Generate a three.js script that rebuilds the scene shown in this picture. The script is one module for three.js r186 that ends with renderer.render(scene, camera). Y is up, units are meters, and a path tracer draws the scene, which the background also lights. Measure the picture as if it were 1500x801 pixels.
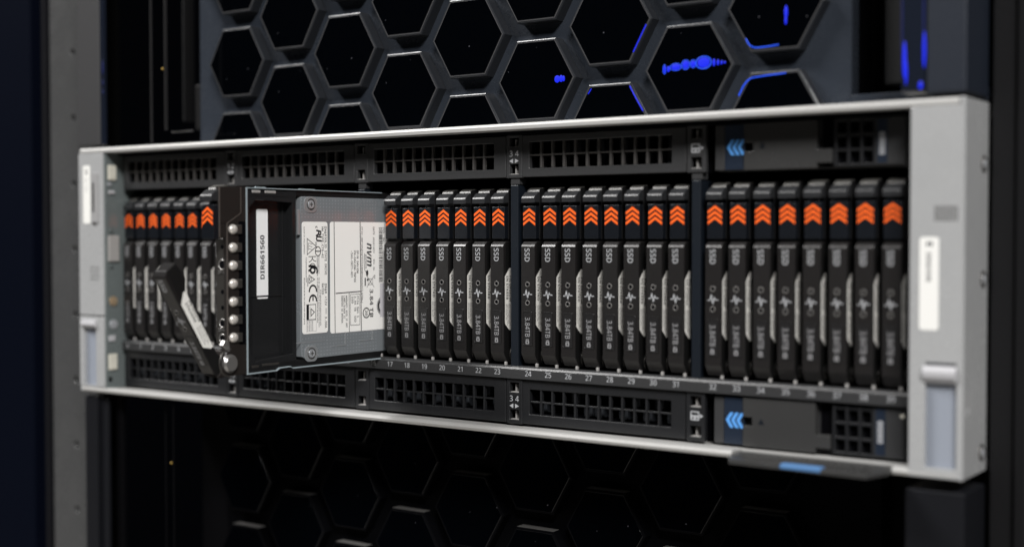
import * as THREE from 'three';
import { RoundedBoxGeometry } from 'three/addons/geometries/RoundedBoxGeometry.js';
import { mergeGeometries } from 'three/addons/utils/BufferGeometryUtils.js';
import { FontLoader } from 'three/addons/loaders/FontLoader.js';
import { RectAreaLightUniformsLib } from 'three/addons/lights/RectAreaLightUniformsLib.js';

// ---------------------------------------------------------------- camera, light, exposure
const scene = new THREE.Scene();
const camera = new THREE.PerspectiveCamera(22.91, 1024 / 546, 0.02, 30);
camera.position.set(0.3812, 0.0850, 0.4698);
camera.up.set(0.0007, 1, -0.0005);
camera.lookAt(0.3812 - 0.57534, 0.0850 - 0.02799, 0.4698 - 0.81744);
camera.focus = 0.600;
camera.userData.fStop = 4.5;

const renderer = new THREE.WebGLRenderer({ antialias: true });
renderer.setSize(1024, 546);
renderer.toneMapping = THREE.LinearToneMapping;
renderer.toneMappingExposure = 1;
renderer.shadowMap.enabled = true;

RectAreaLightUniformsLib.init();
scene.background = new THREE.Color(0.0008, 0.0009, 0.0013);
function lamp(color, intensity, w, h, pos, aim) {
  const l = new THREE.RectAreaLight(color, intensity, w, h);
  l.position.set(...pos); l.lookAt(...aim); scene.add(l);
  return l;
}
// the ceiling light of the aisle: high, in front and to the right
lamp(0xfffdfb, 98, 1.5, 0.46, [2.40, 2.62, 2.48], [0.0, 0.08, 0.0]);
// the next light of the same row, up on the left: it gives the glints along the upper edges
lamp(0xfffdfb, 68, 1.3, 0.45, [-2.05, 2.50, 1.52], [-0.05, 0.08, 0.0]);

// ---------------------------------------------------------------- helpers (shapes in millimetres)
let seed = 20251;
const rnd = () => { seed = (seed * 1664525 + 1013904223) >>> 0; return seed / 4294967296; };
const names = new Map();
function numbered(n) { const k = names.get(n) || 0; names.set(n, k + 1); return k ? n + '_' + String(k).padStart(3, '0') : n; }
// planar uv in metres from the face directions, millimetres to metres
function fin(g, keepUv) {
  g = g.index ? g.toNonIndexed() : g;
  if (!g.attributes.normal) g.computeVertexNormals();
  for (const k of Object.keys(g.attributes)) if (!['position', 'normal', 'uv'].includes(k)) g.deleteAttribute(k);
  g.clearGroups();
  const p = g.attributes.position, n = p.count, uv = new Float32Array(n * 2), a = new THREE.Vector3(), b = new THREE.Vector3(), c = new THREE.Vector3();
  if (!keepUv) {
    for (let i = 0; i < n; i += 3) {
      a.fromBufferAttribute(p, i); b.fromBufferAttribute(p, i + 1); c.fromBufferAttribute(p, i + 2);
      b.sub(a); c.sub(a); b.cross(c);
      const x = Math.abs(b.x), y = Math.abs(b.y), z = Math.abs(b.z);
      for (let k = i; k < i + 3; k++) {
        const X = p.getX(k), Y = p.getY(k), Z = p.getZ(k);
        const [u, v] = x > y && x > z ? [Z, Y] : y > z ? [X, Z] : [X, Y];
        uv[k * 2] = u * 0.001; uv[k * 2 + 1] = v * 0.001;
      }
    }
    g.setAttribute('uv', new THREE.BufferAttribute(uv, 2));
  }
  g.scale(0.001, 0.001, 0.001);
  return g;
}
function mesh(name, geos, mat, parent, keepUv) {
  const list = [].concat(geos).map((g) => (g.userData.done ? g : fin(g, keepUv)));
  const m = new THREE.Mesh(list.length > 1 ? mergeGeometries(list) : list[0], mat);
  m.geometry.userData.done = true;
  m.name = numbered(name); m.castShadow = m.receiveShadow = true;
  if (parent) parent.add(m);
  return m;
}
function shared(name, geometry, mat, parent, x = 0, y = 0, z = 0) {   // finished geometry used again, offset in mm
  const m = new THREE.Mesh(geometry, mat);
  m.name = numbered(name); m.castShadow = m.receiveShadow = true; m.position.set(x / 1000, y / 1000, z / 1000);
  parent.add(m);
  return m;
}
function bx(x0, x1, y0, y1, z0, z1, r = 0.3, s = 2) {
  const w = x1 - x0, h = y1 - y0, d = z1 - z0, q = Math.min(r, w * 0.49, h * 0.49, d * 0.49);
  const g = q > 0 ? new RoundedBoxGeometry(w, h, d, s, q) : new THREE.BoxGeometry(w, h, d);
  return g.translate((x0 + x1) / 2, (y0 + y1) / 2, (z0 + z1) / 2);
}
function shapeOf(pts) { const s = new THREE.Shape(); pts.forEach(([x, y], i) => (i ? s.lineTo(x, y) : s.moveTo(x, y))); s.closePath(); return s; }
function rrect(x0, x1, y0, y1, r, S = THREE.Shape) {
  const s = new S();
  s.moveTo(x0 + r, y0); s.lineTo(x1 - r, y0); s.absarc(x1 - r, y0 + r, r, -Math.PI / 2, 0); s.lineTo(x1, y1 - r); s.absarc(x1 - r, y1 - r, r, 0, Math.PI / 2);
  s.lineTo(x0 + r, y1); s.absarc(x0 + r, y1 - r, r, Math.PI / 2, Math.PI); s.lineTo(x0, y0 + r); s.absarc(x0 + r, y0 + r, r, Math.PI, 1.5 * Math.PI);
  return s;
}
function ext(shape, d, b = 0.15, seg = 1, curve = 5) {   // outline kept, spans z 0..d
  const g = new THREE.ExtrudeGeometry(shape, b > 0 ? { depth: d - 2 * b, bevelEnabled: true, bevelThickness: b, bevelSize: b, bevelOffset: -b, bevelSegments: seg, curveSegments: curve } : { depth: d, bevelEnabled: false, curveSegments: curve });
  return b > 0 ? g.translate(0, 0, b) : g;
}
const front = (shape, z0, z1, b, seg, curve) => ext(shape, z1 - z0, b, seg, curve).translate(0, 0, z0);
const side = (zy, x0, x1, b, seg) => ext(shapeOf(zy.map(([z, y]) => [-z, y])), x1 - x0, b, seg).rotateY(Math.PI / 2).translate(x0, 0, 0);
const plan = (xz, y0, y1, b, seg) => ext(shapeOf(xz.map(([x, z]) => [x, -z])), y1 - y0, b, seg).rotateX(-Math.PI / 2).translate(0, y0, 0);
const rodX = (r, x0, x1, y, z, n = 24) => new THREE.CylinderGeometry(r, r, x1 - x0, n).rotateZ(-Math.PI / 2).translate((x0 + x1) / 2, y, z);
const rodZ = (r, z0, z1, x, y, n = 16) => new THREE.CylinderGeometry(r, r, z1 - z0, n).rotateX(Math.PI / 2).translate(x, y, (z0 + z1) / 2);
// a thin printed sheet with its own picture; lies in the xy plane, front at z
function sticker(w, h, r, t = 0.12) {
  const g = ext(rrect(-w / 2, w / 2, -h / 2, h / 2, r), t, 0), p = g.attributes.position, uv = g.attributes.uv;
  for (let i = 0; i < p.count; i++) uv.setXY(i, p.getX(i) / w + 0.5, p.getY(i) / h + 0.5);
  return g;
}
function thing(name, label, category, [x, y, z], group, kind) {
  const o = new THREE.Group(); o.name = numbered(name); o.position.set(x / 1000, y / 1000, z / 1000);
  o.userData = { label, category };
  if (group) o.userData.group = group;
  if (kind) { o.userData.kind = kind; }
  scene.add(o);
  return o;
}

// ---------------------------------------------------------------- materials
function noiseTexture(n, f, seed0) {
  seed = seed0;
  const layers = f.map(([cells, amp]) => ({ cells, amp, v: Float32Array.from({ length: cells * cells }, rnd) }));
  const d = new Uint8Array(n * n * 4), sm = (t) => t * t * (3 - 2 * t);
  for (let y = 0; y < n; y++) for (let x = 0; x < n; x++) {
    let s = 0, tot = 0;
    for (const { cells, amp, v } of layers) {
      const X = (x / n) * cells, Y = (y / n) * cells, i = Math.floor(X), j = Math.floor(Y), a = sm(X - i), b = sm(Y - j), q = (p, r) => v[(r % cells) * cells + (p % cells)];
      s += amp * ((q(i, j) * (1 - a) + q(i + 1, j) * a) * (1 - b) + (q(i, j + 1) * (1 - a) + q(i + 1, j + 1) * a) * b); tot += amp;
    }
    const c = Math.round((s / tot) * 255), o = (y * n + x) * 4;
    d[o] = d[o + 1] = d[o + 2] = c; d[o + 3] = 255;
  }
  const t = new THREE.DataTexture(d, n, n); t.wrapS = t.wrapT = THREE.RepeatWrapping; t.magFilter = THREE.LinearFilter; t.needsUpdate = true;
  return t;
}
function tile(t, metres) { const c = t.clone(); c.repeat.set(1 / metres, 1 / metres); c.needsUpdate = true; return c; }
const grain = noiseTexture(256, [[256, 1], [128, 0.8], [32, 0.3]], 11);
const mottle = noiseTexture(256, [[4, 1], [16, 0.7], [64, 0.5], [256, 0.5]], 23);
const grainFine = tile(grain, 0.045), grainCoarse = tile(grain, 0.09), wear = tile(mottle, 0.13);
const worn = (() => { const d = mottle.image.data, o = new Uint8Array(d.length); for (let i = 0; i < d.length; i += 4) { const v = Math.min(255, 226 + d[i] * 0.09 + (rnd() - 0.5) * 9); o[i] = v; o[i + 1] = v; o[i + 2] = v; o[i + 3] = 255; } const t = new THREE.DataTexture(o, 256, 256); t.wrapS = t.wrapT = THREE.RepeatWrapping; t.magFilter = THREE.LinearFilter; t.repeat.set(1 / 0.11, 1 / 0.11); t.needsUpdate = true; return t; })();
const lin = (r, g, b) => new THREE.Color().setRGB(r, g, b);
const std = (r, g, b, rough, metal = 0, more = {}) => new THREE.MeshStandardMaterial({ color: lin(r, g, b), roughness: rough, metalness: metal, ...more });
const phys = (r, g, b, rough, metal, more) => new THREE.MeshPhysicalMaterial({ color: lin(r, g, b), roughness: rough, metalness: metal, ...more });
const M = {
  silver: std(0.405, 0.412, 0.418, 0.46, 0.05, { map: worn, roughnessMap: wear, bumpMap: grainCoarse, bumpScale: 0.00003 }),
  lip: std(0.48, 0.477, 0.465, 0.5, 0.2, { map: worn, bumpMap: grainCoarse, bumpScale: 0.00002 }),
  slot: std(0.32, 0.32, 0.325, 0.5, 0.05),
  sunken: std(0.31, 0.34, 0.40, 0.42, 0.15, { bumpMap: grainCoarse, bumpScale: 0.00002 }),
  buttonMetal: std(0.46, 0.46, 0.48, 0.6, 0.1),
  steelWall: std(0.155, 0.178, 0.178, 0.42, 0.2, { roughnessMap: wear }),
  screw: std(0.55, 0.57, 0.60, 0.3, 0.5),
  brass: std(0.50, 0.38, 0.25, 0.3, 0.5),
  plug: std(0.62, 0.60, 0.52, 0.5),
  plugGrey: std(0.33, 0.32, 0.31, 0.5),
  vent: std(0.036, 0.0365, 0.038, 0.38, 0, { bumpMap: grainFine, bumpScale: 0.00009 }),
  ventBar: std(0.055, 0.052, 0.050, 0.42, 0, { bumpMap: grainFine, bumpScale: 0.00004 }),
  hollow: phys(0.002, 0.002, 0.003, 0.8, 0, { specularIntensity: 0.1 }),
  foam: std(0.016, 0.019, 0.024, 0.7),
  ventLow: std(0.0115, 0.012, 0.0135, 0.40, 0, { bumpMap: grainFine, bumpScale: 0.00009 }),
  leverCore: std(0.0035, 0.0035, 0.0035, 0.5),
  lever: std(0.0122, 0.0112, 0.0112, 0.32, 0, { bumpMap: grainFine, bumpScale: 0.00006 }),
  plate: std(0.017, 0.0165, 0.017, 0.30),
  latch: std(0.0055, 0.0070, 0.0100, 0.32, 0, { bumpMap: grainFine, bumpScale: 0.00006 }),
  carrier: std(0.006, 0.006, 0.0065, 0.45, 0, { bumpMap: grainFine, bumpScale: 0.00005 }),
  carrierBrown: std(0.0135, 0.0105, 0.0092, 0.5, 0, { bumpMap: grainFine, bumpScale: 0.00005 }),
  orange: std(0.95, 0.125, 0.003, 0.6),
  print: std(0.43, 0.44, 0.46, 0.6),
  printDim: std(0.27, 0.27, 0.28, 0.6),
  edge: std(0.11, 0.095, 0.085, 0.4, 0.2),
  rim: std(0.13, 0.125, 0.12, 0.3),
  trim: std(0.10, 0.10, 0.105, 0.28, 0.3),
  hook: std(0.022, 0.023, 0.025, 0.34, 0, { bumpMap: grainFine, bumpScale: 0.0001 }),
  ledge: std(0.07, 0.068, 0.063, 0.34, 0, { bumpMap: grainFine, bumpScale: 0.0001 }),  // paler than the latch: highlight on the top ledge put into the colour
  litTop: std(0.085, 0.083, 0.08, 0.7),  // pale colour standing in for light on the lower hexagon tops
  bezelLow: phys(0.0020, 0.0021, 0.0027, 0.5, 0, { specularIntensity: 0.06, bumpMap: grainCoarse, bumpScale: 0.00009 }),  // same bezel plastic, darkened: shadow under the server put into the colour
  floor: std(0.30, 0.285, 0.26, 0.6),
  trimLow: phys(0.004, 0.004, 0.005, 0.4, 0, { specularIntensity: 0.15 }),  // pane trim darkened likewise, its shade put into the colour
  divider: std(0.0065, 0.0095, 0.0145, 0.38, 0, { bumpMap: grainCoarse, bumpScale: 0.00005 }),
  blue: std(0.10, 0.34, 0.80, 0.5),
  blueTag: std(0.07, 0.18, 0.38, 0.6),
  navy: std(0.010, 0.017, 0.032, 0.4),
  cover: std(0.042, 0.042, 0.042, 0.40, 0, { bumpMap: grainFine, bumpScale: 0.00007, roughnessMap: wear }),
  paper: std(0.85, 0.84, 0.82, 0.55),
  bezel: std(0.031, 0.037, 0.048, 0.46, 0, { map: worn, bumpMap: grainCoarse, bumpScale: 0.00009, roughnessMap: wear }),
  bezelDark: phys(0.0018, 0.0018, 0.0024, 0.6, 0, { specularIntensity: 0.15 }),  // near black: shade of the handle recesses put into the colour
  bezelBlock: std(0.020, 0.022, 0.026, 0.30, 0, { map: worn, bumpMap: grainCoarse, bumpScale: 0.00006 }),
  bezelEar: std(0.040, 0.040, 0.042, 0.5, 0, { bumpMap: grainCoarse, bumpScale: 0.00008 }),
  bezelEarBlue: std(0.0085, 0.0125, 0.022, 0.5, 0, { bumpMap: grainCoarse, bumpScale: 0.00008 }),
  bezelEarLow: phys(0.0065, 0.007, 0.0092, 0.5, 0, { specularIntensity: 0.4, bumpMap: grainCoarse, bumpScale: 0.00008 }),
  pipe: phys(0.010, 0.013, 0.022, 0.12, 0, { clearcoat: 1, clearcoatRoughness: 0.05 }),
  ledAndReflection: std(0, 0.001, 0.02, 0.5, 0, { emissive: lin(0.0, 0.016, 1.0), emissiveIntensity: 0.9 }),  // light pipe glow, and blue reflections on the panes painted as emission
  ledDim: std(0.005, 0.008, 0.04, 0.4, 0, { emissive: lin(0.002, 0.012, 0.25), emissiveIntensity: 0.2 }),
  ledReflection: std(0, 0.002, 0.02, 0.5, 0, { emissive: lin(0.004, 0.09, 1.0), emissiveIntensity: 1.1 }),  // emission painting the reflected blue rings and edge lines
  amber: std(0.3, 0.2, 0.05, 0.5, 0, { emissive: lin(0.5, 0.3, 0.05), emissiveIntensity: 0.35 }),
  post: std(0.066, 0.067, 0.068, 0.6, 0, { map: worn, bumpMap: grainCoarse, bumpScale: 0.00012, roughnessMap: wear }),
  postDark: phys(0.0085, 0.0085, 0.0095, 0.5, 0, { specularIntensity: 0.5, bumpMap: grainCoarse, bumpScale: 0.00012 }),
  doorNavy: phys(0.0016, 0.0026, 0.0068, 0.6, 0, { specularIntensity: 0.06, bumpMap: grainCoarse, bumpScale: 0.00010 }),
  black: phys(0.002, 0.002, 0.002, 0.8, 0, { specularIntensity: 0.1 }),
  seal: phys(0.007, 0.007, 0.009, 0.6, 0, { specularIntensity: 0.3 }),
  ssd: std(0.265, 0.29, 0.31, 0.40, 0.25, { map: worn, roughnessMap: wear }),
  ssdEdge: std(0.48, 0.50, 0.52, 0.30, 0.6),
  sheet: std(0.44, 0.52, 0.56, 0.3, 0.35),
  tray: std(0.0135, 0.014, 0.015, 0.32, 0, { bumpMap: grainFine, bumpScale: 0.00004, roughnessMap: wear }),
  finger: std(0.78, 0.74, 0.69, 0.3, 0.45),
  gunmetal: std(0.10, 0.095, 0.088, 0.34, 0.7),
  pin: std(0.40, 0.39, 0.38, 0.30, 0.8),
};
// dust on the glossy panes
function dustTexture(s0) {
  seed = s0;
  const n = 256, d = new Uint8Array(n * n * 4);
  for (let i = 0; i < n * n; i++) { d[i * 4] = 2; d[i * 4 + 1] = 3; d[i * 4 + 2] = 5; d[i * 4 + 3] = 255; }
  for (let k = 0; k < 9; k++) {
    const x = Math.floor(rnd() * 250), y = Math.floor(rnd() * 250), big = rnd() > 0.85 ? 2 : 1, v = 60 + rnd() * 120;
    for (let a = 0; a < big; a++) for (let b = 0; b < big; b++) { const o = ((y + b) * n + x + a) * 4; d[o] = v; d[o + 1] = v; d[o + 2] = v * 1.05; }
  }
  const t = new THREE.DataTexture(d, n, n); t.wrapS = t.wrapT = THREE.RepeatWrapping; t.magFilter = THREE.LinearFilter; t.colorSpace = THREE.SRGBColorSpace;
  t.repeat.set(1 / 0.071, 1 / 0.071); t.needsUpdate = true;
  return t;
}
const withSheen = (m, w, c = 0.5) => { const p = new THREE.MeshPhysicalMaterial(); THREE.MeshStandardMaterial.prototype.copy.call(p, m); p.sheen = w; p.sheenColor = lin(c, c * 0.96, c * 0.9); p.sheenRoughness = 0.45; return p; };  // adds a pale sheen lobe at grazing angles
for (const k of ['vent', 'ventBar', 'cover']) M[k] = withSheen(M[k], 0.28);
M.glass = phys(1, 1, 1, 0.07, 0, { map: dustTexture(5), clearcoat: 0.6, clearcoatRoughness: 0.03 });

// pictures for labels: draw(ctx) works in millimetres, origin top left
function picture(w, h, perMm, draw) {
  const c = document.createElement('canvas'); c.width = Math.round(w * perMm); c.height = Math.round(h * perMm);
  const g = c.getContext('2d'); g.fillStyle = '#fbfaf7'; g.fillRect(0, 0, c.width, c.height);
  g.scale(perMm, perMm); g.fillStyle = '#17171c'; g.strokeStyle = '#17171c';
  draw(g);
  const t = new THREE.CanvasTexture(c); t.colorSpace = THREE.SRGBColorSpace; t.magFilter = THREE.LinearFilter; t.anisotropy = 8;
  return new THREE.MeshStandardMaterial({ map: t, roughness: 0.5, metalness: 0 });
}
// text reading downwards, its tops to the right; stretched to fill len
function down(g, s, x, y, size, len, font = 'sans-serif', weight = '') {
  g.save(); g.translate(x, y); g.rotate(Math.PI / 2); g.scale(0.1, 0.1); g.font = `${weight} ${size * 10}px ${font}`; g.textBaseline = 'alphabetic';
  const w = g.measureText(s).width;
  if (len && w > 0) g.scale((len * 10) / w, 1);
  g.fillText(s, 0, 0); g.restore();
}
const line = (g, w, ...p) => { g.lineWidth = w; g.beginPath(); p.forEach(([x, y], i) => (i ? g.lineTo(x, y) : g.moveTo(x, y))); g.stroke(); };
const font = await new FontLoader().loadAsync('fonts/droid/droid_sans_regular.typeface.json');
const fontBold = await new FontLoader().loadAsync('fonts/droid/droid_sans_bold.typeface.json');
// flat printed lettering, centred on 0,0
function lettering(s, size, f = font, len = 0) {
  const g = new THREE.ExtrudeGeometry(f.generateShapes(s, size), { depth: 0.06, bevelEnabled: false, curveSegments: 3 });
  g.computeBoundingBox(); const b = g.boundingBox;
  return g.translate(-(b.min.x + b.max.x) / 2, -(b.min.y + b.max.y) / 2, 0).scale(len ? len / (b.max.x - b.min.x) : 1, 1, 1);
}
const stroke = (x0, y0, x1, y1, w, t = 0.06) => {
  const l = Math.hypot(x1 - x0, y1 - y0);
  return new THREE.BoxGeometry(l + w * 0.6, w, t).rotateZ(Math.atan2(y1 - y0, x1 - x0)).translate((x0 + x1) / 2, (y0 + y1) / 2, t / 2);
};
const GROUND = new THREE.Vector3();

// ---------------------------------------------------------------- rack: posts, side panel, back
{
  const p = thing('rack_side_panel', 'dark navy door panel at the far left edge, beside the grey rack post', 'rack panel', [-370, -320, -60]);
  mesh('panel', bx(-60, 53, 0, 760, 20, 36, 1), M.doorNavy, p);
  mesh('rubber_seal', [bx(56, 59.2, 0, 760, 22, 31, 0.8)], M.seal, p);
  mesh('backing', [bx(52, 70, 0, 760, 0, 14, 0)], M.black, p);
  const l = thing('rack_post', 'grey perforated rack post left of the silver server', 'rack post', [-270, -320, -70]);
  const outline = rrect(-34, 8, 0, 760, 0.6);
  for (let k = 0; k < 19; k++) { const h = new THREE.Path(); h.absarc(-12.6, 15.4 + k * 38.2, 1.9, 0, Math.PI * 2, true); outline.holes.push(h); }
  mesh('flange', front(outline, 38, 42, 0.3, 1, 10), M.post, l);
  mesh('web', [bx(-34, -31, 0, 760, 0, 37.9, 0.3)], M.postDark, l);
  mesh('backing', [bx(-30, 2, 0, 760, 20, 24, 0)], M.black, l);
  const r = thing('rack_post', 'dark ribbed rack post right of the silver server', 'rack post', [285, -320, -70]);
  mesh('flange', [bx(-42, -33.5, 0, 760, 36, 44, 0.8), bx(-33, -28.4, 0, 760, 36, 46, 0.8)], M.postDark, r);
  mesh('rib', [bx(-28, 30, 0, 760, 36, 45, 0.8)], M.post.clone(), r).material.color.setRGB(0.019, 0.019, 0.020);
  mesh('backing', [bx(-60, 30, 0, 760, -10, 10, 0)], M.black, r);
}

{
  const f = mesh('floor', bx(-3000, 3000, -790, -750, -40, 1500, 0), M.floor); f.userData.kind = 'structure'; scene.add(f);
}

// ---------------------------------------------------------------- the two honeycomb bezels
function clipY(pts, y0, y1) {   // polygon between two heights
  const cut = (p, keep, y) => {
    const o = [];
    p.forEach((a, i) => { const b = p[(i + 1) % p.length], ka = keep(a), kb = keep(b); if (ka) o.push(a); if (ka !== kb) { const t = (y - a[1]) / (b[1] - a[1]); o.push([a[0] + (b[0] - a[0]) * t, y]); } });
    return o;
  };
  pts = cut(pts, (a) => a[1] >= y0, y0);
  return pts.length ? cut(pts, (a) => a[1] <= y1, y1) : pts;
}
const hexagon = (cx, cy, s) => [0, 1, 2, 3, 4, 5].map((k) => [cx + s * Math.cos((k * Math.PI) / 3), cy + s * Math.sin((k * Math.PI) / 3)]);
function honeycomb(o, { y0, y1, base, cx, pitch, row, even, odd, s, k0, k1, left, right, mat = M.bezel, trim = M.trim, block = mat === M.bezel ? M.bezelBlock : mat }) {
  mesh('frame', [bx(left, right, y0, y1, base - 8, base, 0.6)], mat, o);
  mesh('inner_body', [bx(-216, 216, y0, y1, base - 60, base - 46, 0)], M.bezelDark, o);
  const cells = {};
  for (let k = k0; k <= k1; k++) for (let j = -8; j < 8; j++) {
    const X = cx + pitch * k, Y = (k % 2 ? odd : even) + row * j;
    if (Y + s < y0 + 2 || Y - s > y1) continue;
    const h = clipY(hexagon(X, Y, s + 1.0), y0 + 0.6, y1), g = clipY(hexagon(X, Y, s - 0.35), y0 + 1.0, y1);
    if (h.length < 3 || g.length < 3) continue;
    const b = mesh('hexagon_block', front(shapeOf(h), base - 1, base + 6, 0.45, 2), block, o);
    const ring = shapeOf(clipY(hexagon(X, Y, s + 0.1), y0 + 0.8, y1)); ring.holes.push(shapeOf(clipY(hexagon(X, Y, s - 0.25), y0 + 1.0, y1)));
    mesh('pane_trim', front(ring, base + 5.8, base + 6.14, 0), trim, b);
    mesh('glossy_pane', front(shapeOf(g), base + 5.6, base + 6.22, 0.1), M.glass, b);
    if (mat !== M.bezel && Y + s < y1) mesh('lit_top_edge', bx(X - s * 0.51, X + s * 0.51, Y + (s + 1) * 0.866 - 0.1, Y + (s + 1) * 0.866 + 0.12, base + 0.2, base + 5.5, 0.05), M.litTop, b);  // pale strip: light on the block top put into its colour
    cells[k + ',' + j] = b;
  }
  return cells;
}
{
  const o = thing('honeycomb_bezel', 'dark bezel with raised glossy hexagons above the silver server, blue lights and reflections in it', 'server bezel', [0, 0, 0]);
  const cells = honeycomb(o, { y0: 133.4, y1: 300, base: -26, cx: 12, pitch: 37.4, row: 43.2, even: 131.3, odd: 152.9, s: 19.5, k0: -4, k1: 4, left: -172, right: 190.5 });
  mesh('lower_edge', bx(190, 241, 133.4, 138.6, -34, -26.2, 0.6), M.bezel, o);
  mesh('lower_edge', bx(-219, -172.2, 133.4, 136, -60, -26.2, 0.4), M.bezelDark, o);
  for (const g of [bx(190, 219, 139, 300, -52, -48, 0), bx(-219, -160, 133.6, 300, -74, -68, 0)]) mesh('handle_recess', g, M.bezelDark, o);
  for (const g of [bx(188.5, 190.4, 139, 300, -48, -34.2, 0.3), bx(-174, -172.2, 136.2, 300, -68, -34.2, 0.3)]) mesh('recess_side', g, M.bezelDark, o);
  mesh('recess_insert', [bx(199, 213, 142, 300, -44, -36, 2)], M.vent, o);
  mesh('ear', bx(-241.3, -222.6, 134.2, 300, -3.5, 0, 0.8), M.bezelEar, o);
  mesh('ear', bx(227.3, 241.3, 134.4, 300, -28, -1, 0.8), M.bezelEarBlue, o);
  const pl = mesh('light_pipe', bx(-222.4, -219.6, 134.2, 300, -3, -0.5, 0.5), M.pipe, o);
  const pr = mesh('light_pipe', bx(218.2, 227.1, 135, 300, -22, -0.8, 1.2), M.pipe, o);
  mesh('pull_handle', [bx(-181.3, -180.5, 134, 300, -1.5, 0, 0.3), bx(-170.3, -169.5, 140, 300, -2, 0, 0.3), bx(-170.6, -154, 138.8, 139.6, -6, -4.6, 0.3)], M.plate, o);
  mesh('recess_rib', [bx(-213, -212, 150, 300, -58, -50, 0.2), bx(-205, -196, 145, 170, -66, -52, 0.5), bx(-204, -190, 186, 230, -66, -56, 0.5)], M.carrier, o);
  mesh('amber_led', new THREE.SphereGeometry(0.55, 10, 8).translate(-171, 171.6, 0.2), M.amber, o);
  // blue lights at the light pipes; on panes and rims, reflections painted as emission
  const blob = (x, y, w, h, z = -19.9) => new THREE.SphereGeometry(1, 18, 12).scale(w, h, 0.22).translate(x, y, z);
  const blueGlowAt = (parent, gs, m = M.ledAndReflection) => mesh('blue_led_and_reflection', gs, m, parent);
  const H = cells['3,0'], G = cells['1,0'], R = cells['4,1'], I = cells['2,1'], L4 = cells['4,0'], B2 = cells['2,0'];
  blueGlowAt(H, [blob(113.2, 153.0, 0.8, 1.9), blob(115.0, 153.0, 0.9, 1.5), blob(118.4, 153.6, 2.6, 1.5), blob(122.9, 154.2, 1.9, 1.9), blob(126.3, 154.3, 1.4, 1.6), blob(131.0, 154.5, 3.4, 2.5), blob(135.6, 154.2, 0.8, 1.8), blob(137.4, 154.1, 0.7, 1.4), blob(139.0, 154.0, 0.6, 1.0), blob(140.4, 153.9, 0.5, 0.7)]);
  mesh('blue_led_and_reflection', [[118.4, 153.6, 2.6, 1.5], [122.9, 154.2, 1.9, 1.9], [126.3, 154.3, 1.4, 1.6], [131, 154.5, 3.4, 2.5], [113.2, 153, 0.8, 1.9]].map(([x, y, w, h]) => new THREE.TorusGeometry(1, 0.07, 6, 30).scale(w, h, 1.5).translate(x, y, -19.75)), M.ledReflection, H);
  blueGlowAt(G, [blob(60.6, 152.6, 1.7, 1.9), blob(62.6, 152.7, 1.2, 1.8), blob(63.9, 152.6, 0.8, 1.5)]);
  blueGlowAt(R, [blob(166.4, 171.4, 0.9, 3.0), blob(166.3, 168.3, 0.65, 2.2)]);
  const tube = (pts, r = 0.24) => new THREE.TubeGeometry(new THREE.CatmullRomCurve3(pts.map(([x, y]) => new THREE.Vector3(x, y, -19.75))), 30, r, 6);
  blueGlowAt(R, tube([[149.5, 162.5], [151.0, 160.0], [153.0, 158.8], [157, 158.6], [163.5, 159.0]]), M.ledReflection);
  blueGlowAt(L4, tube([[146.5, 140.2], [149.0, 144.6], [151.5, 146.7], [155, 147.2], [166.5, 147.9]]), M.ledReflection);
  blueGlowAt(I, tube([[104.6, 172.2], [102.5, 168.5], [98.4, 161.2]], 0.22));
  blueGlowAt(B2, tube([[96.8, 147.3], [99.5, 142.6], [103.2, 136.6]], 0.25));
  blueGlowAt(B2, tube([[76.4, 145.2], [78.0, 147.4]], 0.2));
  const glow = (x, y, w, h, z) => new THREE.SphereGeometry(1, 14, 12).scale(w, h, 0.3).translate(x, y, z);
  blueGlowAt(pr, [glow(219.6, 147, 0.7, 6.5, -0.8), glow(220.2, 142.5, 0.5, 4.5, -0.75), glow(226.6, 150, 0.6, 6.5, -0.8), glow(225.4, 137.6, 0.8, 1.4, -0.75)]);
  blueGlowAt(pr, [bx(218.4, 218.9, 150, 215, -1.5, -0.7, 0.2), bx(226.0, 226.6, 150, 215, -1.5, -0.7, 0.2)], M.ledDim);
  blueGlowAt(pl, [glow(-219.9, 176, 0.5, 4, -0.4), glow(-219.9, 168, 0.4, 1.6, -0.4), glow(-219.9, 163, 0.4, 1.2, -0.4)], M.ledDim);
}
{
  const o = thing('honeycomb_bezel', 'unlit dark bezel with hexagons in the shadow below the silver server', 'server bezel', [0, 0, 0]);
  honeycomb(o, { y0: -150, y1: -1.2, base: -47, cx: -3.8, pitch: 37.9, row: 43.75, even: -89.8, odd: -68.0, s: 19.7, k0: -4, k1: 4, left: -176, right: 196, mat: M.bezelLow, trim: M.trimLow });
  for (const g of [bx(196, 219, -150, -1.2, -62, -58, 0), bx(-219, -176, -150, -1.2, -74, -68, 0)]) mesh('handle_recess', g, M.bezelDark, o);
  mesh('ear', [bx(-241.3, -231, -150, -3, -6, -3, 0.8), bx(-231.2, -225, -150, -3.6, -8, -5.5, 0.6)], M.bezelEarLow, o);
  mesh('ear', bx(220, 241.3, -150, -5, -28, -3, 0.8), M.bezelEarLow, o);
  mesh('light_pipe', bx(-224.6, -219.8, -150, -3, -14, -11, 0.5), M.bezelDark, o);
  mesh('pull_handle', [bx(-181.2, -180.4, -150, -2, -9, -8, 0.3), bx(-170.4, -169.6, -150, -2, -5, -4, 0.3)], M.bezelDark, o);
  mesh('amber_led', new THREE.SphereGeometry(0.5, 10, 8).translate(-171, -34, -3.6), M.amber, o);
}

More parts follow.
